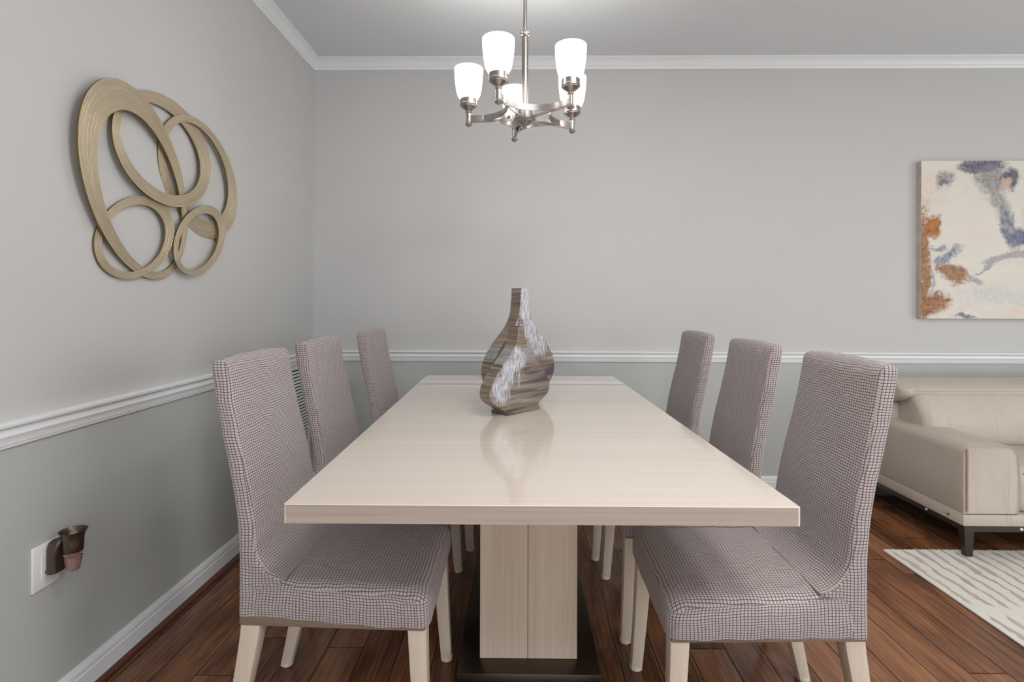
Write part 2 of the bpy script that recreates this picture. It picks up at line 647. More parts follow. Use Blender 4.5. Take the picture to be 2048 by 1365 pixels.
fl = struct('floor', box(XL - 0.1, XR + 0.1, YF - 0.1, YB + 0.1, -0.08, 0.0), M_FLOOR)
struct('ceiling', box(XL - 0.1, XR + 0.1, YF - 0.1, YB + 0.1, H, H + 0.08), M_CEIL)


def two_tone(x0, x1, y0, y1):
    bm = bmesh.new()
    add_box(bm, x0, x1, y0, y1, 0.0, 0.84, mi=1)
    add_box(bm, x0, x1, y0, y1, 0.84, H, mi=0)
    return bm


struct('wall_left', two_tone(XL - 0.1, XL, YF - 0.1, YB + 0.1), [M_WALL, M_WALL_LOW])
struct('wall_back', two_tone(XL, XR, YB, YB + 0.1), [M_WALL, M_WALL_LOW])


def wall_with_hole(axis, at, a0, a1, h0, h1, z0, z1):
    bm = bmesh.new()
    parts = [(a0, h0, 0, H), (h1, a1, 0, H), (h0, h1, 0, z0), (h0, h1, z1, H)]
    for p, q, zz0, zz1 in parts:
        if axis == 'Y':
            add_box(bm, p, q, at - 0.1, at, zz0, zz1)
        else:
            add_box(bm, at, at + 0.1, p, q, zz0, zz1)
    return bm


struct('wall_front', wall_with_hole('Y', YF, XL, XR, -1.2, 3.0, 0.12, 2.38), M_WALL)
struct('wall_right', wall_with_hole('X', XR, YF, YB, -1.7, 1.5, 0.12, 2.38), M_WALL)


def window(name, axis, at, a0, a1, z0, z1, npane):
    bm = bmesh.new()
    t = 0.05

    def bar(p, q, zz0, zz1):
        if axis == 'Y':
            add_box(bm, p, q, at - 0.09, at - 0.03, zz0, zz1)
        else:
            add_box(bm, at + 0.03, at + 0.09, p, q, zz0, zz1)
    bar(a0, a0 + t, z0, z1)
    bar(a1 - t, a1, z0, z1)
    bar(a0 + t, a1 - t, z0, z0 + t)
    bar(a0 + t, a1 - t, z1 - t, z1)
    for i in range(1, npane):
        x = a0 + (a1 - a0) * i / npane
        bar(x - t / 2, x + t / 2, z0 + t, z1 - t)
    w = struct(name, bm, M_TRIM)
    g = bmesh.new()
    if axis == 'Y':
        add_box(g, a0 + t, a1 - t, at - 0.065, at - 0.06, z0 + t, z1 - t)
    else:
        add_box(g, at + 0.06, at + 0.065, a0 + t, a1 - t, z0 + t, z1 - t)
    obj('window_glass', g, M_GLASS, w)
    return w


window('window_1', 'Y', YF, -1.2, 3.0, 0.12, 2.38, 4)
window('window_2', 'X', XR, -1.7, 1.5, 0.12, 2.38, 3)

# mouldings: profile (distance from wall, z) swept along a wall
CROWN = [(0.0, 2.626), (0.010, 2.626), (0.012, 2.633), (0.015, 2.640), (0.017, 2.643), (0.021, 2.645), (0.024, 2.652), (0.031, 2.664),
         (0.040, 2.673), (0.046, 2.677), (0.050, 2.679), (0.053, 2.681), (0.055, 2.684), (0.055, 2.6895), (0.0, 2.6895)]
RAIL = [(0.0, 0.804), (0.007, 0.804), (0.008, 0.811), (0.010, 0.812), (0.011, 0.820), (0.013, 0.828), (0.017, 0.835), (0.016, 0.842),
        (0.014, 0.848), (0.015, 0.853), (0.019, 0.856), (0.024, 0.859), (0.026, 0.864), (0.025, 0.869), (0.021, 0.871), (0.0, 0.871)]
BASE = [(0.0, 0.0), (0.013, 0.0), (0.013, 0.068), (0.0105, 0.0705), (0.0105, 0.074), (0.0115, 0.078), (0.010, 0.088), (0.006, 0.096), (0.005, 0.100), (0.0, 0.100)]
SHOE = [(0.0, 0.0), (0.032, 0.0), (0.031, 0.007), (0.027, 0.013), (0.021, 0.017), (0.0135, 0.019), (0.0, 0.019)]


def sweep_left(prof, y0=YF, mitre=True):
    bm = bmesh.new()
    add_loft(bm, [[(XL + d, y0, z) for d, z in prof], [(XL + d, YB - (d if mitre else 0), z) for d, z in prof]])
    return bm


def sweep_back(prof, x1=XR):
    bm = bmesh.new()
    add_loft(bm, [[(XL + d, YB - d, z) for d, z in prof], [(x1, YB - d, z) for d, z in prof]])
    return bm


struct('trim_1', sweep_left(CROWN), M_TRIM, None, 30)
struct('trim_2', sweep_back(CROWN), M_TRIM, None, 30)
struct('trim_3', sweep_left(RAIL), M_TRIM, None, 35)
struct('trim_4', sweep_back(RAIL), M_TRIM, None, 35)
struct('baseboard_left', sweep_left(BASE), M_TRIM, None, 35)
struct('baseboard_back', sweep_back(BASE), M_TRIM, None, 35)
struct('trim_5', sweep_left(SHOE), M_SHOE, None, 50)
struct('trim_6', sweep_back(SHOE), M_SHOE, None, 50)

# ------------------------------------------------------------------ dining table
TZ = 0.76
t = thing('dining_table', 'long cream wood dining table with glossy top and dark metal base plate', 'table', (0.03, 1.98, 0))


def table_top():
    bm = bmesh.new()
    lo, hi = [], []
    cs = [(-0.4885, 1.050), (0.576, 1.055), (0.5247, 2.909), (-0.530, 2.914)]
    f0 = [bm.verts.new((x - 0.03, y - 1.98, 0.7205)) for x, y in cs]
    f1 = [bm.verts.new((x - 0.03, y - 1.98, TZ)) for x, y in cs]
    bm.faces.new(f0)
    top = bm.faces.new(f1)
    side = []
    for i in range(4):
        j = (i + 1) % 4
        f = bm.faces.new((f0[i], f0[j], f1[j], f1[i]))
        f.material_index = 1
    bmesh.ops.bevel(bm, geom=[e for e in bm.edges if abs(e.verts[0].co.z - e.verts[1].co.z) > 0.01], offset=0.006, segments=3, profile=0.5, affect='EDGES')
    bmesh.ops.bevel(bm, geom=[e for f in bm.faces if f.normal.z ** 2 > 0.9 and f.calc_center_median().z > 0.74 for e in f.edges], offset=0.0016, segments=2, profile=0.5, affect='EDGES')
    return bm


bmt = table_top()
bmt.normal_update()
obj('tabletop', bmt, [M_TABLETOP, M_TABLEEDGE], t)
pd = obj('pedestal', box(-0.1555, -0.0047, -0.362, 0.30, 0.0505, 0.7205, bevel=0.001, seg=1), M_PED, t)
bm2 = box(-0.0034, 0.1515, -0.362, 0.30, 0.0505, 0.7205, bevel=0.001, seg=1)
obj('pedestal', bm2, M_PED, t)
obj('base_plate', box(-0.2205, 0.2175, -0.430, 0.392, 0.0, 0.05, bevel=0.0012, seg=2), M_BASEPLATE, t, 40)

# ------------------------------------------------------------------ chairs
# local frame: origin on the floor under the seat, +X towards the table
BACKX = [(0.36, 0.0), (0.50, 0.0), (0.57, 0.003), (0.65, 0.012), (0.74, 0.029), (0.84, 0.053), (0.94, 0.073), (1.04, 0.088)]
THICK = [(0.36, 0.050), (0.44, 0.056), (0.475, 0.120), (0.485, 0.095), (0.50, 0.072), (0.53, 0.053), (0.57, 0.045), (0.70, 0.043), (0.90, 0.045), (1.04, 0.045)]
BWID = [(0.36, 0.203), (0.50, 0.201), (0.70, 0.193), (0.90, 0.185), (1.04, 0.182)]


def chair_back(hem):
    bm = bmesh.new()
    zs = [hem] + [0.40, 0.43, 0.455, 0.470, 0.478, 0.486, 0.495, 0.507, 0.52, 0.535, 0.55, 0.57, 0.60, 0.63, 0.66, 0.69, 0.72, 0.75, 0.78, 0.81, 0.84, 0.87, 0.90, 0.93, 0.96, 0.985, 1.005]
    rings = []
    for z in zs:
        xb = -0.25 - interp(BACKX, z)
        w = interp(BWID, z)
        th = interp(THICK, z)
        if z < 0.47:
            th = min(th, 0.055)
        # the front face bows slightly
        pts = rrect(xb, xb + th, -w, w, 0.014, 4, 8)
        rings.append([(x + (0.006 * (1 - (y / w) ** 2) if x > xb + th * 0.6 and z > 0.52 else 0) - (0.004 * (1 - (y / w) ** 2) if x < xb + th * 0.3 else 0), y, z) for x, y in pts])
    # rolled top
    z0, R = 1.005, 0.021
    for k in range(1, 7):
        a = pi / 2 * k / 6
        z = z0 + R * 1.1 * sin(a)
        ins = R * (1 - cos(a)) * 0.95
        xb = -0.25 - interp(BACKX, z)
        w = interp(BWID, z) - ins * 0.35
        th = 0.045
        pts = rrect(xb + ins, xb + th - ins, -w, w, 0.014 * (1 - k / 8), 4, 8)
        rings.append([(x, y, z + 0.007 * (1 - (y / w) ** 2)) for x, y in pts])
    add_loft(bm, rings)
    # knit rows: by height on the sides, by length along the front and over the fillet
    uvl = bm.loops.layers.uv['UVMap']
    cen = []
    for r_ in rings:
        mid = min((p for p in r_ if p[0] > sum(q[0] for q in r_) / len(r_)), key=lambda p: abs(p[1]))
        cen.append((mid[0], mid[2]))
    arc = {}
    acc = 1.02
    for j in range(len(cen) - 1, -1, -1):
        if j < len(cen) - 1:
            acc -= math.hypot(cen[j][0] - cen[j + 1][0], cen[j][1] - cen[j + 1][1])
        arc[round(rings[j][0][2], 3)] = acc
    zkeys = sorted(set(round(r_[0][2], 3) for r_ in rings))
    bm.normal_update()
    order = {}
    for j, r_ in enumerate(rings):
        for p in r_:
            order[(round(p[0], 5), round(p[1], 5), round(p[2], 5))] = j
    arcs = [arc[round(r_[0][2], 3)] for r_ in rings]
    for f in bm.faces:
        if len(f.verts) == 4:
            front = abs(f.normal.y) < 0.6 and f.calc_center_median().z < 1.0
            for lp in f.loops:
                co = lp.vert.co
                j = order[(round(co.x, 5), round(co.y, 5), round(co.z, 5))] if front else 0
                if abs(f.normal.y) < 0.6:
                    lp[uvl].uv.x = co.y
                else:
                    lp[uvl].uv.x = 0.31 + co.x + 0.25 + interp(BACKX, co.z)
                lp[uvl].uv.y = arcs[j] if front else co.z + 1.4 * max(0.0, co.z - 1.02)
    return bm


def chair_seat(lift=0.0, seed=1):
    bm = bmesh.new()
    uvl = (bm.loops.layers.uv.get('UVMap') or bm.loops.layers.uv.new('UVMap'))
    x0, x1 = -0.243, 0.235
    hw = lambda x: 0.199 + (0.226 - 0.199) * (x - x0) / (x1 - x0)
    ztop = 0.474
    R = 0.042

    def plan(ins, rc):
        pts = rrect(x0 + max(0.0, ins - 0.042) * 0.9, x1 - ins, -0.21 + ins, 0.21 - ins, rc, 4, 12)
        out = []
        for x, y in pts:   # no side roll where the seat runs into the backrest
            w = max(0.0, min(1.0, (x + 0.185) / 0.09))
            w = w * w * (3 - 2 * w)
            y *= (0.21 - ins + min(ins, 0.042) * (1 - w)) / (0.21 - ins)
            out.append((x, y / 0.21 * hw(x)))
        return out

    def zoff(x):   # the seat drops a little to the front
        return -0.018 * max(0.0, (x - x0) / (x1 - x0)) ** 1.5

    rnd = random.Random(seed)
    ph = [rnd.random() * 6 for _ in range(6)]

    def wr(x, y):
        d = (x - x0)
        return 0.0022 * sin(38 * d + 22 * y + ph[0]) * math.exp(-d * 9) + 0.0012 * sin(55 * d - 18 * y + ph[1])

    rings = []
    for s in range(0, 7):
        f = s / 6
        ring = []
        for x, y in plan(0.0, 0.032):
            zb = 0.373 + lift * max(0.0, min(1.0, (0.10 - x) / 0.33)) + 0.002 * sin(60 * x + 40 * y)
            zt = ztop - R + zoff(x)
            bulge = 0.004 * sin(pi * f)
            ring.append((x * (1 + bulge * 0.6), y * (1 + bulge * 2), zb + (zt - zb) * f))
        rings.append(ring)
    for k in range(1, 8):
        a = pi / 2 * k / 7
        ins = R * (1 - cos(a))
        rings.append([(x, y, ztop - R + R * sin(a) + zoff(x)) for x, y in plan(ins, 0.032 + 0.2 * ins)])
    for ins in (0.055, 0.075, 0.10, 0.13, 0.16, 0.185, 0.205):
        rr = min(0.04 + 0.3 * ins, 0.05)
        b = 0.006 * min(1, (ins - 0.042) / 0.10)
        rings.append([(x, y, ztop + b + zoff(x) + wr(x, y)) for x, y in plan(ins, rr)])
    add_loft(bm, rings, cap0=False)
    for f in bm.faces:
        if f.normal.length == 0:
            f.normal_update()
    bm.normal_update()
    for f in bm.faces:
        if abs(f.normal.z) > 0.62:
            for lp in f.loops:
                lp[uvl].uv = (lp.vert.co.x, lp.vert.co.y)
    return bm


def chair_leg(p_top, p_bot, w_top, w_bot):
    bm = bmesh.new()
    rings = []
    for k in range(7):
        f = k / 6
        z = 0.40 + (0.004 - 0.40) * f
        g = f ** 1.25
        x = p_top[0] + (p_bot[0] - p_top[0]) * g
        y = p_top[1] + (p_bot[1] - p_top[1]) * f
        w = w_top + (w_bot - w_top) * f
        rings.append([(a, b, z) for a, b in rrect(x - w / 2, x + w / 2, y - w / 2, y + w / 2, 0.0025, 2, 1)])
    add_loft(bm, rings)
    return bm


def make_chair(name, label, lift=0.0):
    r = thing(name, label, 'chair')
    obj('backrest', chair_back(0.372 + lift), M_FAB, r, 50)
    obj('seat', chair_seat(lift), M_FAB, r, 60)
    und = box(-0.249, 0.225, -0.1985, 0.1985, 0.3615, 0.40, bevel=0.006, seg=2)
    for v in und.verts:
        v.co.y *= 1 + 0.105 * (v.co.x + 0.249) / 0.474
    u = obj('under_upholstery', und, M_TAN, r, 40)
    u['label'] = 'tan fabric under the slipcover'
    for sy in (-1, 1):
        for top, bot, wt, wb in (((0.200, sy * 0.187), (0.222, sy * 0.204), 0.047, 0.033), ((-0.216, sy * 0.172), (-0.292, sy * 0.176), 0.050, 0.032)):
            lg = obj('leg', chair_leg(top, bot, wt, wb), M_LEG, r, 25)
            cp = bmesh.new()
            c = wb * 0.58
            add_lathe(cp, [(c * 0.9, 0.0), (c, 0.002), (c * 1.02, 0.008), (c * 1.0, 0.0135), (c * 0.85, 0.0135)], bot[0], bot[1], 16)
            obj('foot_cap', cp, M_FOOT, lg, 50)
    return r


GRP = 'parsons chairs around the dining table'
spots = [
    ('near', 'left', -0.459, 1.478, 0.010, 'mauve grey waffle-covered dining chair nearest the camera on the left, tan lining peeking out below'),
    ('mid', 'left', -0.489, 2.030, 0.0, 'mauve grey waffle-covered dining chair in the middle of the left side, by the wall vent'),
    ('far', 'left', -0.455, 2.630, -0.01, 'mauve grey waffle-covered dining chair at the far left table corner, close to the back wall'),
    ('near', 'right', 0.592, 1.443, pi - 0.02, 'mauve grey waffle-covered dining chair nearest the camera on the sofa side of the table'),
    ('mid', 'right', 0.588, 1.985, pi, 'mauve grey waffle-covered dining chair in the middle of the right side of the table'),
    ('far', 'right', 0.566, 2.550, pi, 'mauve grey waffle-covered dining chair at the far right table corner, farthest from the camera'),
]
first = make_chair('dining_chair', spots[0][5], lift=0.0)
first['group'] = GRP
protos = None
for i, (a, b, x, y, rz, lab) in enumerate(spots):
    c = first if i == 0 else copy_tree(first)
    c.location = (x, y, 0)
    c.rotation_euler = (0, 0, rz)
    c['label'] = lab
# the first chair's slipcover has ridden up at the back: its own meshes
for ch in children(first):
    if ch.name.split('.')[0] == 'backrest':
        old = ch.data
        tmp = obj('backrest_tmp', chair_back(0.372 + 0.016), M_FAB, None, 50)
        ch.data = tmp.data
        ch.data.name = 'backrest_raised'
        bpy.data.objects.remove(tmp)
    if ch.name.split('.')[0] == 'seat':
        tmp = obj('seat_tmp', chair_seat(0.016, 5), M_FAB, None, 60)
        ch.data = tmp.data
        ch.data.name = 'seat_raised'
        bpy.data.objects.remove(tmp)

# ------------------------------------------------------------------ vases
PROF_SHORT = [(0.0, 0.087), (0.03, 0.098), (0.06, 0.112), (0.12, 0.143), (0.18, 0.157), (0.24, 0.160), (0.31, 0.154), (0.41, 0.134), (0.54, 0.098),
              (0.67, 0.058), (0.75, 0.035), (0.80, 0.026), (0.88, 0.019), (1.0, 0.0175)]
PROF_TALL = [(0.0, 0.075), (0.03, 0.095), (0.08, 0.130), (0.15, 0.162), (0.22, 0.180), (0.29, 0.185), (0.36, 0.178), (0.43, 0.160), (0.52, 0.126), (0.61, 0.082),
             (0.68, 0.052), (0.76, 0.033), (0.84, 0.026), (0.92, 0.022), (1.0, 0.021)]


def vase(name, label, loc, hgt, prof, thick, mat, base_w, base_d):
    r = thing(name, label, 'vase', loc, radians(45))
    bm = bmesh.new()
    z0 = 0.012
    n = 48
    hs = [i / n for i in range(n + 1)]
    right = [(interp(prof, h), z0 + h * (hgt - z0)) for h in hs]
    outline = right + [(-x, z) for x, z in reversed(right)]
    bv = 0.002
    rings = []
    cz = z0 + hgt * 0.3
    for y, ins in ((-thick / 2, bv), (-thick / 2 + bv, 0), (thick / 2 - bv, 0), (thick / 2, bv)):
        rings.append([(x - math.copysign(ins, x), y, z - (ins if z > hgt - 1e-4 else 0)) for x, z in outline])
    add_loft(bm, rings)
    # mouth: thin dark patch on the top, painted in for the shaded hollow
    add_box(bm, -0.012, 0.012, -thick / 2 + 0.008, thick / 2 - 0.008, hgt - 0.0008, hgt + 0.0006, mi=1)
    obj('body', bm, [mat, M_DARK], r, 35)
    obj('base', box(-base_w / 2, base_w / 2, -base_d / 2, base_d / 2, 0.0, 0.0125, bevel=0.0015, seg=2), mat, r, 40)
    return r


mv1 = mat_vase('lacquer_with_silver_brushwork', [(-0.060, 0.165, 0.060, 0.060), (-0.015, 0.200, 0.040, 0.040), (-0.105, 0.100, 0.045, 0.06), (-0.02, 0.225, 0.02, 0.03)])
mv2 = mat_vase('lacquer_with_silver_neck', [(0.0, 0.40, 0.04, 0.12), (0.02, 0.31, 0.065, 0.06), (0.075, 0.250, 0.07, 0.06), (-0.06, 0.26, 0.04, 0.05)])
vase('bottle_vase', 'shorter flat bottle vase of streaked brown lacquer with silver brush patches, in front', (-0.016, 1.962, TZ), 0.324, PROF_SHORT, 0.058, mv1, 0.175, 0.088)
vase('bottle_vase', 'taller flat bottle vase with silver-brushed neck, standing behind the shorter one', (-0.003, 2.118, TZ), 0.474, PROF_TALL, 0.060, mv2, 0.150, 0.080)

# ------------------------------------------------------------------ chandelier
CHX, CHY = 0.0148, 2.000
ch = thing('chandelier', 'brushed nickel chandelier with five lit frosted glass shades above the table', 'chandelier', (CHX, CHY, 1.86))
zc = lambda z: z - 1.86
bm = bmesh.new()
add_lathe(bm, [(0.0075, zc(2.222)), (0.0075, zc(2.675))], seg=20)
obj('down_rod', bm, M_NICKEL, ch, 40)
bm = bmesh.new()
add_lathe(bm, [(0.0, zc(1.925)), (0.0125, zc(1.925)), (0.0125, zc(2.211)), (0.015, zc(2.212)), (0.0185, zc(2.216)), (0.0185, zc(2.219)), (0.014, zc(2.222)), (0.015, zc(2.225)), (0.0175, zc(2.227)), (0.0175, zc(2.230)), (0.012, zc(2.234)), (0.0075, zc(2.236))], seg=24)
obj('stem', bm, M_NICKEL, ch, 35)
bm = bmesh.new()
add_lathe(bm, [(0.0, zc(2.640)), (0.03, zc(2.642)), (0.055, zc(2.655)), (0.066, zc(2.675)), (0.068, zc(2.6895))], seg=32)
obj('canopy', bm, M_NICKEL, ch, 40)
bm = bmesh.new()
add_lathe(bm, [(0.0, zc(1.853)), (0.006, zc(1.854)), (0.009, zc(1.859)), (0.006, zc(1.864)), (0.010, zc(1.866)), (0.020, zc(1.872)), (0.034, zc(1.880)), (0.036, zc(1.884)), (0.040, zc(1.885)), (0.043, zc(1.888)),
               (0.043, zc(1.892)), (0.038, zc(1.894)), (0.038, zc(1.930)), (0.030, zc(1.932)), (0.0125, zc(1.934))], seg=32)
obj('hub', bm, M_NICKEL, ch, 30)
RAD = 0.224
angs = [radians(173.0 + 72 * k) for k in range(5)]
pos = [Vector((RAD * cos(a), RAD * sin(a), 0)) for a in angs]
zb = zc(1.881)


def strap(bm, pts, z0, z1, th):
    rings = []
    for i, p in enumerate(pts):
        tdir = (pts[min(i + 1, len(pts) - 1)] - pts[max(i - 1, 0)]).normalized()
        nrm = Vector((-tdir.y, tdir.x, 0)) * th / 2
        rings.append([Vector((p.x + nrm.x, p.y + nrm.y, z0)), Vector((p.x + nrm.x, p.y + nrm.y, z1)), Vector((p.x - nrm.x, p.y - nrm.y, z1)), Vector((p.x - nrm.x, p.y - nrm.y, z0))])
    add_loft(bm, rings)


for k in range(5):
    p = pos[k]
    q = pos[(k + 1) % 5]
    # concave curved strap between neighbouring sockets
    chord = (q - p).length
    sag = 0.086
    rr = (chord ** 2 / 4 + sag ** 2) / (2 * sag)
    mid = (p + q) / 2
    outd = mid.normalized()
    cen = mid + outd * (rr - sag)
    a0 = math.atan2(p.y - cen.y, p.x - cen.x)
    a1 = math.atan2(q.y - cen.y, q.x - cen.x)
    da = (a1 - a0 + pi) % (2 * pi) - pi
    pts = [cen + Vector((cos(a0 + da * i / 24), sin(a0 + da * i / 24), 0)) * rr for i in range(25)]
    bm = bmesh.new()
    strap(bm, pts, zb + 0.010, zb + 0.034, 0.004)
    obj('curved_band', bm, M_NICKEL, ch, 40)
    bm = bmesh.new()
    d = p.normalized()
    strap(bm, [d * 0.036, p], zb + 0.006, zb + 0.015, 0.006)
    obj('spoke', bm, M_NICKEL, ch)
    bm = bmesh.new()
    add_lathe(bm, [(0.0, zb - 0.010), (0.005, zb - 0.009), (0.0120, zb - 0.004), (0.0142, zb + 0.001), (0.0115, zb + 0.006), (0.012, zb + 0.008), (0.0095, zb + 0.010),
                   (0.0095, zb + 0.043), (0.0115, zb + 0.045), (0.0125, zb + 0.049), (0.0105, zb + 0.052), (0.013, zb + 0.056), (0.022, zb + 0.062), (0.0305, zb + 0.069), (0.031, zb + 0.072), (0.0345, zb + 0.073),
                   (0.0345, zb + 0.078), (0.033, zb + 0.080), (0.0335, zb + 0.098), (0.031, zb + 0.098), (0.031, zb + 0.084), (0.0, zb + 0.084)], p.x, p.y, 28)
    sk = obj('socket', bm, M_NICKEL, ch, 35)
    sh = bmesh.new()
    outer = [(0.030, 0.085), (0.0315, 0.095), (0.036, 0.101), (0.0435, 0.113), (0.0485, 0.130), (0.0525, 0.155), (0.0555, 0.182), (0.057, 0.207), (0.0573, 0.219)]
    inner = [(r_ - 0.003, z_) for r_, z_ in reversed(outer)]
    add_lathe(sh, [(r_, zb + z_) for r_, z_ in outer + inner], p.x, p.y, 36, False, False)
    obj('glass_shade', sh, M_SHADE, ch, 50)
    bl = bmesh.new()
    add_lathe(bl, [(0.0, 0.095), (0.012, 0.096), (0.013, 0.120), (0.018, 0.132), (0.026, 0.148), (0.029, 0.163), (0.026, 0.178), (0.016, 0.189), (0.0, 0.192)], p.x, p.y, 20)
    for v in bl.verts:
        v.co.z += zb
    obj('bulb', bl, M_BULB, sk, 60)

# ------------------------------------------------------------------ wall art of overlapping rings
art = thing('wall_art', 'champagne gold metal wall art of five overlapping open rings', 'wall art', (XL, 1.87, 1.55))
# (outer ellipse cy, cz, a, b, angle), (inner ellipse ...), (distance from wall, slope along y, slope along z), bracket angle
RINGS = [
    ((1.7116, 1.5671, 0.3347, 0.2309, -1.0613), (1.7316, 1.5388, 0.2746, 0.1830, -1.0887), (0.0240, -0.030, 0.033), 3.1),
    ((1.848, 1.724, 0.258, 0.2005, -3.0158 + pi), (1.830, 1.7203, 0.2051, 0.1549, 3.1035 - pi), (0.0210, 0.0, -0.055), 0.2),
    ((2.0578, 1.6692, 0.2621, 0.2047, 2.4535), (2.0415, 1.6905, 0.2057, 0.1594, 2.4292), (0.0150, 0.050, 0.055), 3.4),
    ((1.7092, 1.3943, 0.1812, 0.1278, -2.5952), (1.7009, 1.3894, 0.1439, 0.1028, -2.5625), (0.0160, 0.045, 0.0), 1.2),
    ((2.035, 1.4241, 0.1852, 0.1212, -2.5204), (2.0239, 1.4167, 0.1474, 0.0925, -2.463), (0.0270, 0.0, 0.0), 2.4),
]


def ell(e, tt):
    cy_, cz_, a, b, th = e
    u, v = a * cos(tt), b * sin(tt)
    return cy_ + u * cos(th) - v * sin(th), cz_ + u * sin(th) + v * cos(th)


for (eo, ei, (d0, dy_, dz_), tb) in RINGS:
    bm = bmesh.new()
    uvl = bm.loops.layers.uv.new('UVMap')
    N, K = 96, 6
    T = 0.006
    yc, zcn = eo[0], eo[1]
    dist = lambda y, z: d0 + dy_ * (y + 1.87 - yc) + dz_ * (z + 1.55 - zcn)
    grid = []
    for i in range(N):
        tt = 2 * pi * i / N
        o_, n_ = ell(eo, tt), ell(ei, tt)
        rowf = []
        for k in range(K + 1):
            f = k / K
            rowf.append((o_[0] + (n_[0] - o_[0]) * f - 1.87, o_[1] + (n_[1] - o_[1]) * f - 1.55))
        grid.append(rowf)
    fr = [[bm.verts.new((dist(y, z), y, z)) for y, z in r_] for r_ in grid]
    bk = [[bm.verts.new((dist(y, z) - T, y, z)) for y, z in (r_[0], r_[-1])] for r_ in grid]
    acc = 0.0
    for i in range(N):
        j = (i + 1) % N
        st = (fr[i][K // 2].co - fr[j][K // 2].co).length
        for k in range(K):
            f = bm.faces.new((fr[i][k], fr[i][k + 1], fr[j][k + 1], fr[j][k]))
            wi = (fr[i][0].co - fr[i][K].co).length
            wj = (fr[j][0].co - fr[j][K].co).length
            for lp, (uu, vv) in zip(f.loops, ((acc, k / K * wi), (acc, (k + 1) / K * wi), (acc + st, (k + 1) / K * wj), (acc + st, k / K * wj))):
                lp[uvl].uv = (uu, vv)
        for a, b in ((fr[i][0], 0), (fr[i][K], 1)):
            c2 = fr[j][0] if b == 0 else fr[j][K]
            f = bm.faces.new((a, c2, bk[j][b], bk[i][b]))
            f.material_index = 1
        f = bm.faces.new((bk[i][0], bk[j][0], bk[j][1], bk[i][1]))
        f.material_index = 1
        acc += st
    obj('ring', bm, [M_RING, M_RINGEDGE], art, 30)
    o_, n_ = ell(eo, tb), ell(ei, tb)
    y, z = (o_[0] + n_[0]) / 2 - 1.87, (o_[1] + n_[1]) / 2 - 1.55
    obj('mounting_bracket', box(0.0, dist(y, z) - T, y - 0.006, y + 0.006, z - 0.006, z + 0.006), M_RINGEDGE, art)

# ------------------------------------------------------------------ painting
PW, PH, PD = 1.50, 0.967, 0.035
PX, PZ = 2.449, 1.081


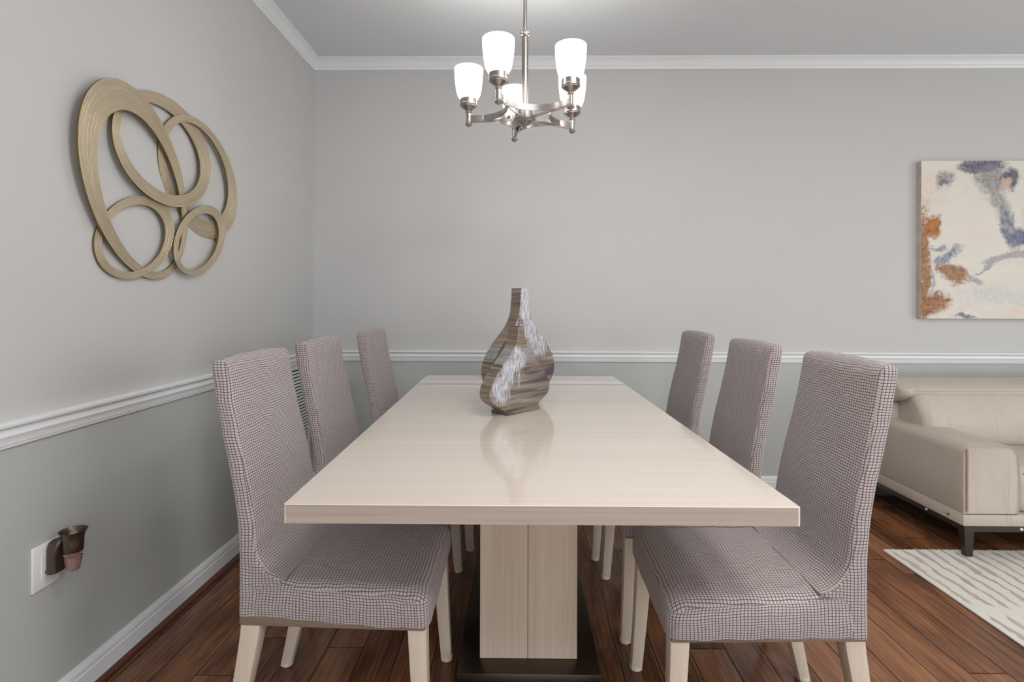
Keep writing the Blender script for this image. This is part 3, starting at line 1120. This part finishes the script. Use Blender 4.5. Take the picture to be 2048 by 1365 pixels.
def mat_painting():
    k = NT('abstract_cream_navy_rust_painting')
    sep = k.n('ShaderNodeSeparateXYZ')
    co = k.coord('Object')
    k.l(co, sep.inputs[0])
    U = k.math('DIVIDE', sep.outputs[0], PH)
    V = k.math('DIVIDE', sep.outputs[2], PH)
    n1 = k.n('ShaderNodeTexNoise')
    n1.inputs['Scale'].default_value = 7
    n1.inputs['Detail'].default_value = 6
    n1.inputs['Roughness'].default_value = 0.62
    k.l(co, n1.inputs['Vector'])
    s1 = k.n('ShaderNodeSeparateColor')
    k.l(n1.outputs['Color'], s1.inputs[0])
    wu = k.math('ADD', U, k.math('MULTIPLY', k.math('SUBTRACT', s1.outputs[0], 0.5), 0.16))
    wv = k.math('ADD', V, k.math('MULTIPLY', k.math('SUBTRACT', s1.outputs[1], 0.5), 0.16))
    fine = k.noise(co, 38, 5, 0.7, 0.5)
    wash = k.noise(k.mapping(co, (2.2, 1, 3.2)), 1.0, 4, 0.6, 0.8)
    c = k.ramp(wash, [(0.25, lin((214, 203, 196))), (0.45, lin((226, 221, 211))), (0.6, lin((221, 217, 203))), (0.8, lin((230, 228, 222)))])

    def blob(c, u, v, ru, rv, rot, col, col2, soft, op, gran):
        du = k.math('SUBTRACT', wu, u)
        dv = k.math('SUBTRACT', wv, v)
        cr, sr = cos(radians(rot)), sin(radians(rot))
        a = k.math('DIVIDE', k.math('ADD', k.math('MULTIPLY', du, cr), k.math('MULTIPLY', dv, sr)), ru)
        b = k.math('DIVIDE', k.math('SUBTRACT', k.math('MULTIPLY', dv, cr), k.math('MULTIPLY', du, sr)), rv)
        d = k.math('SQRT', k.math('ADD', k.math('MULTIPLY', a, a), k.math('MULTIPLY', b, b)))
        d = k.math('ADD', d, k.math('MULTIPLY', k.math('SUBTRACT', fine, 0.5), gran))
        m = k.math('SUBTRACT', 1.0, k.smooth(d, 1.0 - soft, 1.0 + soft * 0.6))
        colr = k.mix(k.smooth(fine, 0.35, 0.65), lin(col), lin(col2))
        return k.mix(k.math('MULTIPLY', m, op), c, colr)

    GR, LG = (132, 130, 134), (176, 173, 172)
    NV, BL = (66, 66, 88), (126, 129, 150)
    RU, OR = (122, 74, 40), (188, 118, 52)
    B = [
        (0.06, 0.80, 0.12, 0.14, 0, (222, 202, 192), (228, 214, 204), 0.6, 0.7, 0.3),
        (0.36, 0.52, 0.12, 0.08, 0, (228, 210, 200), (230, 218, 208), 0.6, 0.6, 0.3),
        (0.50, 0.14, 0.30, 0.06, -5, (196, 196, 196), (214, 214, 212), 0.7, 0.7, 0.5),
        (0.62, 0.03, 0.16, 0.04, 0, (224, 204, 192), (226, 210, 200), 0.6, 0.8, 0.3),
        (0.155, 0.875, 0.075, 0.055, 50, GR, LG, 0.6, 0.95, 1.0),
        (0.145, 0.845, 0.035, 0.028, 50, (96, 96, 106), GR, 0.6, 0.9, 0.8),
        (0.375, 0.970, 0.150, 0.050, 0, NV, (120, 118, 140), 0.35, 0.95, 1.0),
        (0.425, 0.880, 0.100, 0.085, 0, (128, 124, 124), (166, 162, 160), 0.45, 0.9, 0.8),
        (0.485, 0.740, 0.055, 0.160, 20, (138, 136, 138), (176, 173, 172), 0.5, 0.85, 0.9),
        (0.560, 0.885, 0.070, 0.070, 30, NV, (110, 104, 120), 0.4, 0.95, 0.9),
        (0.520, 0.855, 0.040, 0.030, 10, (214, 180, 156), (200, 170, 150), 0.3, 0.95, 0.4),
        (0.545, 0.560, 0.040, 0.150, 22, (104, 108, 130), (160, 160, 168), 0.45, 0.95, 0.9),
        (0.640, 0.520, 0.090, 0.060, -10, (74, 82, 118), BL, 0.5, 0.95, 0.9),
        (0.72, 0.66, 0.08, 0.10, 0, (150, 152, 160), LG, 0.6, 0.8, 0.8),
        (0.400, 0.340, 0.085, 0.014, 42, (150, 150, 156), LG, 0.5, 0.9, 0.5),
        (0.500, 0.385, 0.120, 0.026, 6, (158, 158, 164), LG, 0.4, 0.9, 0.5),
        (0.640, 0.410, 0.110, 0.024, 14, (158, 158, 164), LG, 0.4, 0.9, 0.5),
        (0.165, 0.395, 0.090, 0.034, 35, (104, 112, 140), (164, 168, 180), 0.45, 0.95, 0.8),
        (0.110, 0.450, 0.050, 0.018, 10, (110, 118, 144), (176, 180, 190), 0.5, 0.9, 0.8),
        (0.200, 0.285, 0.110, 0.060, -22, (126, 92, 66), (176, 128, 88), 0.35, 0.95, 1.1),
        (0.330, 0.240, 0.050, 0.030, -20, (140, 142, 158), LG, 0.5, 0.8, 0.8),
        (0.020, 0.330, 0.045, 0.380, 0, RU, (182, 124, 76), 0.4, 0.92, 1.5),
        (0.070, 0.575, 0.055, 0.070, -15, (150, 84, 26), OR, 0.4, 0.97, 0.9),
        (0.075, 0.090, 0.110, 0.080, 25, RU, (178, 124, 80), 0.35, 0.95, 1.1),
        (0.075, 0.250, 0.018, 0.090, 8, (130, 132, 158), (190, 190, 200), 0.5, 0.8, 0.8),
        (0.290, 0.012, 0.055, 0.020, 0, (96, 100, 124), (150, 150, 160), 0.4, 0.9, 0.8),
        (1.00, 0.72, 0.12, 0.10, 30, GR, LG, 0.6, 0.8, 1.0),
        (1.20, 0.35, 0.16, 0.08, -20, NV, BL, 0.5, 0.8, 1.0),
        (1.48, 0.40, 0.06, 0.30, 0, RU, OR, 0.4, 0.9, 1.0),
    ]
    for b in B:
        c = blob(c, *b)
    weave = k.noise(k.mapping(co, (30, 1, 240)), 1.0, 2, 0.6)
    c = k.mix(k.math('MULTIPLY', k.smooth(weave, 0.3, 0.7), 0.12), c, lin((205, 198, 186)))
    k.set(c, 0.6, 0, 0.25)
    k.bump(k.math('ADD', weave, fine), 0.15, 0.002)
    return k.m


M_PAINT = mat_painting()
km = NT('painted_canvas_edge')
kn = km.noise(km.mapping(km.coord(), (1, 1, 7)), 1.0, 3, 0.6)
M_CANVASEDGE = km.set(km.ramp(kn, [(0.3, lin((182, 158, 148))), (0.5, lin((200, 184, 172))), (0.7, lin((212, 203, 196)))]), 0.7, 0, 0.2)
pt = thing('canvas_painting', 'unframed abstract canvas in cream, navy and rust on the back wall over the sofa', 'painting', (PX, YB - PD - 0.001, PZ))
obj('canvas_edge', box(0, PW, 0.0005, PD, 0, PH, bevel=0.002, seg=1), M_CANVASEDGE, pt)
bm = bmesh.new()
add_box(bm, 0.001, PW - 0.001, -0.001, 0.0006, 0.001, PH - 0.001)
obj('painted_face', bm, M_PAINT, pt)

# ------------------------------------------------------------------ sofa
SX0, SX1 = 2.035, 4.235
SYF, SYB = 2.375, 3.14
sofa = thing('sofa', 'taupe leather sofa with dark metal legs against the back wall', 'sofa', ((SX0 + SX1) / 2, 2.76, 0))
OX, OY = (SX0 + SX1) / 2, 2.76


def sbox(name, x0, x1, y0, y1, z0, z1, bev, mat, seg=4, parent=sofa, bulge=0.0):
    bm = box(x0 - OX, x1 - OX, y0 - OY, y1 - OY, z0, z1, bevel=bev, seg=seg)
    return obj(name, bm, mat, parent, 40)


def pillow(x0, x1, poly, rend=0.04, nend=5):
    """A closed (y, z) outline swept along X with rounded ends."""
    cy_ = sum(p[0] for p in poly) / len(poly)
    cz_ = sum(p[1] for p in poly) / len(poly)
    rad = max(math.hypot(p[0] - cy_, p[1] - cz_) for p in poly)
    st = []
    for i in range(nend + 1):
        a = pi / 2 * i / nend
        st.append((x0 + rend * (1 - sin(a)) if False else x0 + rend * (1 - cos(pi / 2 - a)) , 1 - (rend / rad) * (1 - sin(a))))
    xs = [(x0 + rend * (1 - cos(a)), 1 - (rend / rad) * (1 - sin(a))) for a in [pi / 2 * i / nend for i in range(nend + 1)]]
    xe = [(x1 - (x - x0), s) for x, s in reversed(xs)]
    mids = [(xs[-1][0] + (xe[0][0] - xs[-1][0]) * i / 10, 1.0) for i in range(1, 10)]
    bm = bmesh.new()
    rings = []
    for x, s in xs + mids + xe:
        rings.append([(x - OX, cy_ + (y - cy_) * s - OY, cz_ + (z - cz_) * s) for y, z in poly])
    add_loft(bm, rings)
    return bm


def closed_smooth(pts, sub=6):
    n = len(pts)
    out = []
    for i in range(n):
        p0, p1, p2, p3 = (pts[(i + j) % n] for j in (-1, 0, 1, 2))
        for k in range(sub):
            tt = k / sub
            out.append(tuple(0.5 * (2 * p1[m] + (p2[m] - p0[m]) * tt + (2 * p0[m] - 5 * p1[m] + 4 * p2[m] - p3[m]) * tt ** 2
                                    + (3 * p1[m] - p0[m] - 3 * p2[m] + p3[m]) * tt ** 3) for m in (0, 1)))
    return out


# metal frame rails and legs
fr = bmesh.new()
add_box(fr, SX0 + 0.01 - OX, SX1 - 0.01 - OX, SYF + 0.004 - OY, SYF + 0.030 - OY, 0.126, 0.153)
add_box(fr, SX0 + 0.01 - OX, SX0 + 0.035 - OX, SYF + 0.030 - OY, SYB - 0.02 - OY, 0.126, 0.153)
add_box(fr, SX1 - 0.035 - OX, SX1 - 0.01 - OX, SYF + 0.030 - OY, SYB - 0.02 - OY, 0.126, 0.153)
add_box(fr, SX0 + 0.035 - OX, SX1 - 0.035 - OX, SYB - 0.045 - OY, SYB - 0.02 - OY, 0.126, 0.153)
add_box(fr, SX0 + 0.035 - OX, SX1 - 0.035 - OX, SYB - 0.035 - OY, SYB - 0.024 - OY, 0.02, 0.126)
obj('frame_rail', fr, M_GUN, sofa)
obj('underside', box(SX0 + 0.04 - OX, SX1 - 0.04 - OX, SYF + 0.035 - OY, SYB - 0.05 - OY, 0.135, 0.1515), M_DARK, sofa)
for sx in (0, 1):
    for sy in (0, 1):
        bx = SX0 + 0.006 if sx == 0 else SX1 - 0.006
        by = SYF + 0.002 if sy == 0 else SYB - 0.018
        dx = 1 if sx == 0 else -1
        dy = 1 if sy == 0 else -1
        zf = 0.0085 if sy == 0 else 0.0
        bm = bmesh.new()
        rings = []
        for z, w, o_ in ((zf, 0.030, 0.014), (0.040, 0.034, 0.010), (0.125, 0.045, 0.0), (0.153, 0.060, 0.0)):
            x0, x1 = sorted((bx + dx * o_, bx + dx * (o_ + w)))
            y0, y1 = sorted((by + dy * o_ * 0.5, by + dy * (o_ * 0.5 + w * 0.8)))
            rings.append([(x0 - OX, y0 - OY, z), (x1 - OX, y0 - OY, z), (x1 - OX, y1 - OY, z), (x0 - OX, y1 - OY, z)])
        add_loft(bm, rings)
        obj('leg', bm, M_GUN, sofa)
sbox('upholstered_plinth', SX0, SX1, SYF, SYB, 0.152, 0.207, 0.006, M_LEATHER, 2)


def arm(x0, x1, inner):
    """Slab arm; front profile with a big rounded inner top corner."""
    bm = bmesh.new()
    z0, z1 = 0.207, 0.527
    prof = []
    ro, ri = 0.045, 0.070
    for k in range(7):
        a = pi - pi / 2 * k / 6
        prof.append((x0 + ro + ro * cos(a), z1 - ro + ro * sin(a)))
    for k in range(9):
        a = pi / 2 - pi / 2 * k / 8
        prof.append((x1 - ri + ri * cos(a), z1 - ri + ri * sin(a)))
    prof += [(x1 + 0.006, z0 + 0.16), (x1 + 0.004, z0 + 0.03), (x1 - 0.004, z0), (x0 + 0.004, z0), (x0, z0 + 0.01), (x0, z0 + 0.16)]
    if inner < 0:
        prof = [(x0 + x1 - x, z) for x, z in prof]
    cxm = (x0 + x1) / 2
    rings = []
    for y, s in ((SYF + 0.006, 0.972), (SYF + 0.002, 0.985), (SYF + 0.001, 0.993), (SYF + 0.006, 1.0), (SYF + 0.03, 1.0), (2.70, 1.0), (SYB - 0.03, 1.0), (SYB, 0.97)):
        rings.append([(cxm + (x - cxm) * s - OX, y - OY, z0 + (z - z0) * (s if z > z0 + 0.05 else 1.0) + (0.010 * (y - SYF) if z > z0 + 0.2 else 0)) for x, z in prof])
    add_loft(bm, rings)
    return bm


al = obj('armrest', arm(SX0, SX0 + 0.253, 1), M_LEATHER, sofa, 45)
obj('armrest', arm(SX1 - 0.253, SX1, -1), M_LEATHER, sofa, 45)
# stitched seam down the front outer corner of the left arm
bm = bmesh.new()
for i in range(34):
    z = 0.222 + i * 0.0083
    for dx in (-0.004, 0.004):
        add_box(bm, SX0 + 0.018 + dx - 0.0016 - OX, SX0 + 0.018 + dx + 0.0016 - OX, SYF - 0.0008 - OY, SYF + 0.006 - OY, z, z + 0.0035)
add_box(bm, SX0 + 0.0172 - OX, SX0 + 0.0188 - OX, SYF - 0.0004 - OY, SYF + 0.006 - OY, 0.215, 0.507)
obj('stitching', bm, M_STITCH, al)
# fixing knobs
for (x, y, z, ax, r_, m_) in ((SX0, 2.455, 0.180, 'X', 0.0105, M_CHROME), (SX0 + 0.010, 2.60, 0.141, 'X', 0.006, M_WHITEP), (SX0 + 0.266, SYF + 0.004, 0.140, 'Y', 0.0065, M_WHITEP)):
    bm = bmesh.new()
    add_lathe(bm, [(0.0, 0.006), (r_ * 0.6, 0.006), (r_ * 0.9, 0.004), (r_, 0.0), (r_, -0.003)], 0, 0, 20)
    rot = Matrix.Rotation(-pi / 2, 4, 'Y') if ax == 'X' else Matrix.Rotation(pi / 2, 4, 'X')
    bmesh.ops.transform(bm, matrix=Matrix.Translation((x - OX, y - OY, z)) @ rot, verts=bm.verts[:])
    obj('fixing_knob', bm, m_, sofa, 40)
# seat cushions
A0, A1 = SX0 + 0.262, SX1 - 0.262
AM = (A0 + A1) / 2
for x0, x1 in ((A0, AM - 0.003), (AM + 0.003, A1)):
    poly = closed_smooth([(SYF + 0.03, 0.212), (SYF + 0.004, 0.30), (SYF + 0.018, 0.385), (SYF + 0.07, 0.418), (2.62, 0.428), (2.84, 0.420), (2.88, 0.30), (2.86, 0.212), (2.6, 0.209)])
    cu = obj('seat_cushion', pillow(x0, x1, poly, 0.03), M_LEATHER, sofa, 50)
    bm = bmesh.new()
    add_tube(bm, [(x0 + 0.02 - OX, SYF + 0.010 - OY, 0.392), ((x0 + x1) / 2 - OX, SYF + 0.012 - OY, 0.386), (x1 - 0.02 - OX, SYF + 0.010 - OY, 0.392)], 0.003, 8)
    obj('piping', bm, M_SEAM, cu, 50)
# back shell, back cushions with flip headrests
sbox('back_shell', SX0 + 0.012, SX1 - 0.012, 2.90, SYB, 0.207, 0.628, 0.03, M_LEATHER, 4)
B0, B1 = SX0 + 0.085, SX1 - 0.085
for x0, x1 in ((B0, AM - 0.003), (AM + 0.003, B1)):
    poly = closed_smooth([(2.735, 0.424), (2.700, 0.47), (2.704, 0.56), (2.745, 0.640), (2.790, 0.690), (2.86, 0.700), (2.92, 0.66), (2.93, 0.55), (2.93, 0.430), (2.84, 0.420)])
    obj('back_cushion', pillow(x0, x1, poly, 0.055, 6), M_LEATHER, sofa, 60)
for x0, x1 in ((SX0 + 0.03, AM - 0.003), (AM + 0.003, SX1 - 0.03)):
    poly = closed_smooth([(2.790, 0.692), (2.802, 0.716), (2.86, 0.740), (2.95, 0.750), (3.04, 0.742), (3.10, 0.705), (3.09, 0.650), (3.00, 0.625), (2.88, 0.630), (2.81, 0.660)])
    hd = obj('headrest', pillow(x0, x1, poly, 0.04, 6), M_LEATHER, sofa, 60)
    bm = bmesh.new()
    add_tube(bm, [(x0 + 0.06 + (x1 - x0 - 0.10) * i / 12 - OX, 2.7915 - OY, 0.701) for i in range(13)], 0.0022, 8)
    obj('seam', bm, M_SEAM, hd, 50)

# ------------------------------------------------------------------ rug
RX0, RX1, RY0, RY1 = 1.722, 4.75, -0.60, 2.452
rug = thing('area_rug', 'cream area rug with grey and beige brush-stroke stripes, under the sofa legs', 'rug', ((RX0 + RX1) / 2, (RY0 + RY1) / 2, 0))
rx, ry = (RX0 + RX1) / 2, (RY0 + RY1) / 2
obj('pile', box(RX0 - rx, RX1 - rx, RY0 - ry, RY1 - ry, 0.0, 0.008, bevel=0.003, seg=2), M_RUG, rug, 50)
bm = bmesh.new()
rnd = random.Random(3)
x = RX0 + 0.02
while x < 2.9:
    ln = 0.008 + rnd.random() * 0.014
    sx = (rnd.random() - 0.5) * 0.016
    add_tube(bm, [(x - rx, RY1 - 0.003 - ry, 0.005), (x + sx * 0.5 - rx, RY1 + ln * 0.5 - ry, 0.005), (x + sx - rx, RY1 + ln - ry, 0.0015)], [0.0015, 0.0014, 0.0008], 5)
    x += 0.006 + rnd.random() * 0.012
tag(obj('fringe', bm, M_FRINGE, rug), kind='stuff')

# ------------------------------------------------------------------ wall vent
vy0, vy1, vz0, vz1 = 2.66, 3.150, 0.205, 0.800
vent = thing('wall_vent', 'white louvred return air vent low on the left wall behind the chairs', 'vent', (XL, (vy0 + vy1) / 2, (vz0 + vz1) / 2))
vm, vn = (vy0 + vy1) / 2, (vz0 + vz1) / 2
bm = bmesh.new()
fw = 0.022
for y0, y1, z0, z1 in ((vy0, vy1, vz0, vz0 + fw), (vy0, vy1, vz1 - fw, vz1), (vy0, vy0 + fw, vz0 + fw, vz1 - fw), (vy1 - fw, vy1, vz0 + fw, vz1 - fw)):
    add_box(bm, 0.0, 0.009, y0 - vm, y1 - vm, z0 - vn, z1 - vn, bevel=0.002, seg=1)
obj('frame', bm, M_VENT, vent)
obj('backing', box(0.0, 0.0012, vy0 + fw - vm, vy1 - fw - vm, vz0 + fw - vn, vz1 - fw - vn), M_DARK, vent)
bm = bmesh.new()
z = vz0 + fw + 0.004
while z < vz1 - fw - 0.014:
    a, b = vy0 + fw - vm, vy1 - fw - vm
    vsq = [bm.verts.new(p) for p in ((0.004, a, z + 0.0115 - vn), (0.004, b, z + 0.0115 - vn), (0.0075, b, z - vn), (0.0075, a, z - vn),
                                     (0.002, a, z + 0.0110 - vn), (0.002, b, z + 0.0110 - vn), (0.0055, b, z - 0.0005 - vn), (0.0055, a, z - 0.0005 - vn))]
    for q in ((0, 1, 2, 3), (4, 7, 6, 5), (0, 4, 5, 1), (3, 2, 6, 7), (0, 3, 7, 4), (1, 5, 6, 2)):
        bm.faces.new([vsq[i] for i in q])
    z += 0.0195
obj('louvres', bm, M_VENT, vent)

# ------------------------------------------------------------------ outlet and plug-in air freshener
oy, oz = 1.390, 0.4525
out = thing('wall_outlet', 'white wall outlet plate on the left wall holding the plug-in freshener', 'outlet', (XL, oy, oz))
obj('cover_plate', box(0.0, 0.006, -0.0415, 0.0415, -0.061, 0.061, bevel=0.002, seg=2), M_WHITEP, out, 50)
rc = obj('receptacle', box(0.005, 0.0075, -0.017, 0.017, -0.033, 0.033, bevel=0.001, seg=1), M_WHITEP, out)
bm = bmesh.new()
for dy, h_ in ((-0.006, 0.0045), (0.006, 0.0035)):
    add_box(bm, 0.0073, 0.0078, dy - 0.001, dy + 0.001, -0.018 - h_, -0.018 + h_)
obj('slots', bm, M_DARK, rc)

fx, fy, fz = 0.060, 1.412, 0.440
fre = thing('air_freshener', 'dark bronze plug-in air freshener with a pink oil bottle in the wall outlet', 'air freshener', (XL, fy, fz))
bm = bmesh.new()
# curved body: plate side column that bends out to the cup
rings = []
for (x, z, wy, hx) in ((0.0205, -0.012, 0.020, 0.0125), (0.0205, 0.010, 0.020, 0.0125), (0.0215, 0.035, 0.020, 0.0135), (0.024, 0.058, 0.019, 0.016), (0.027, 0.072, 0.016, 0.017), (0.030, 0.078, 0.012, 0.015)):
    rings.append([(x + p, q - 0.010, z) for p, q in rrect(-hx, hx, -wy, wy, 0.008, 3, 1)])
add_loft(bm, rings)
obj('plug_body', bm, M_BRONZE, fre, 50)
bm = bmesh.new()
add_lathe(bm, [(0.0215, 0.040), (0.0235, 0.042), (0.0240, 0.060), (0.0245, 0.075), (0.0265, 0.087), (0.031, 0.096), (0.0325, 0.0985), (0.0310, 0.0985), (0.0265, 0.092), (0.0225, 0.080), (0.0, 0.078)], fx, 0, 32)
cup = obj('warmer_cup', bm, M_BRONZE, fre, 45)
bm = bmesh.new()
add_lathe(bm, [(0.012, 0.078), (0.012, 0.088), (0.009, 0.092), (0.0, 0.092)], fx, 0, 12)
obj('wick_holder', bm, NT('brass_plastic').set(lin((176, 158, 118)), 0.4, 0.5), cup, 40)
bm = bmesh.new()
sg = 12
add_lathe(bm, [(0.0, -0.012), (0.0135, -0.012), (0.0155, -0.009), (0.0185, 0.010), (0.0215, 0.030), (0.0220, 0.036), (0.0195, 0.041), (0.0, 0.041)], fx, 0, sg)
obj('glass_bottle', bm, M_GLASS, fre, 20)
bm = bmesh.new()
add_lathe(bm, [(0.0, -0.009), (0.0120, -0.009), (0.0140, -0.006), (0.0165, 0.010), (0.0190, 0.026), (0.0, 0.026)], fx, 0, sg)
obj('oil', bm, M_OIL, fre, 20)
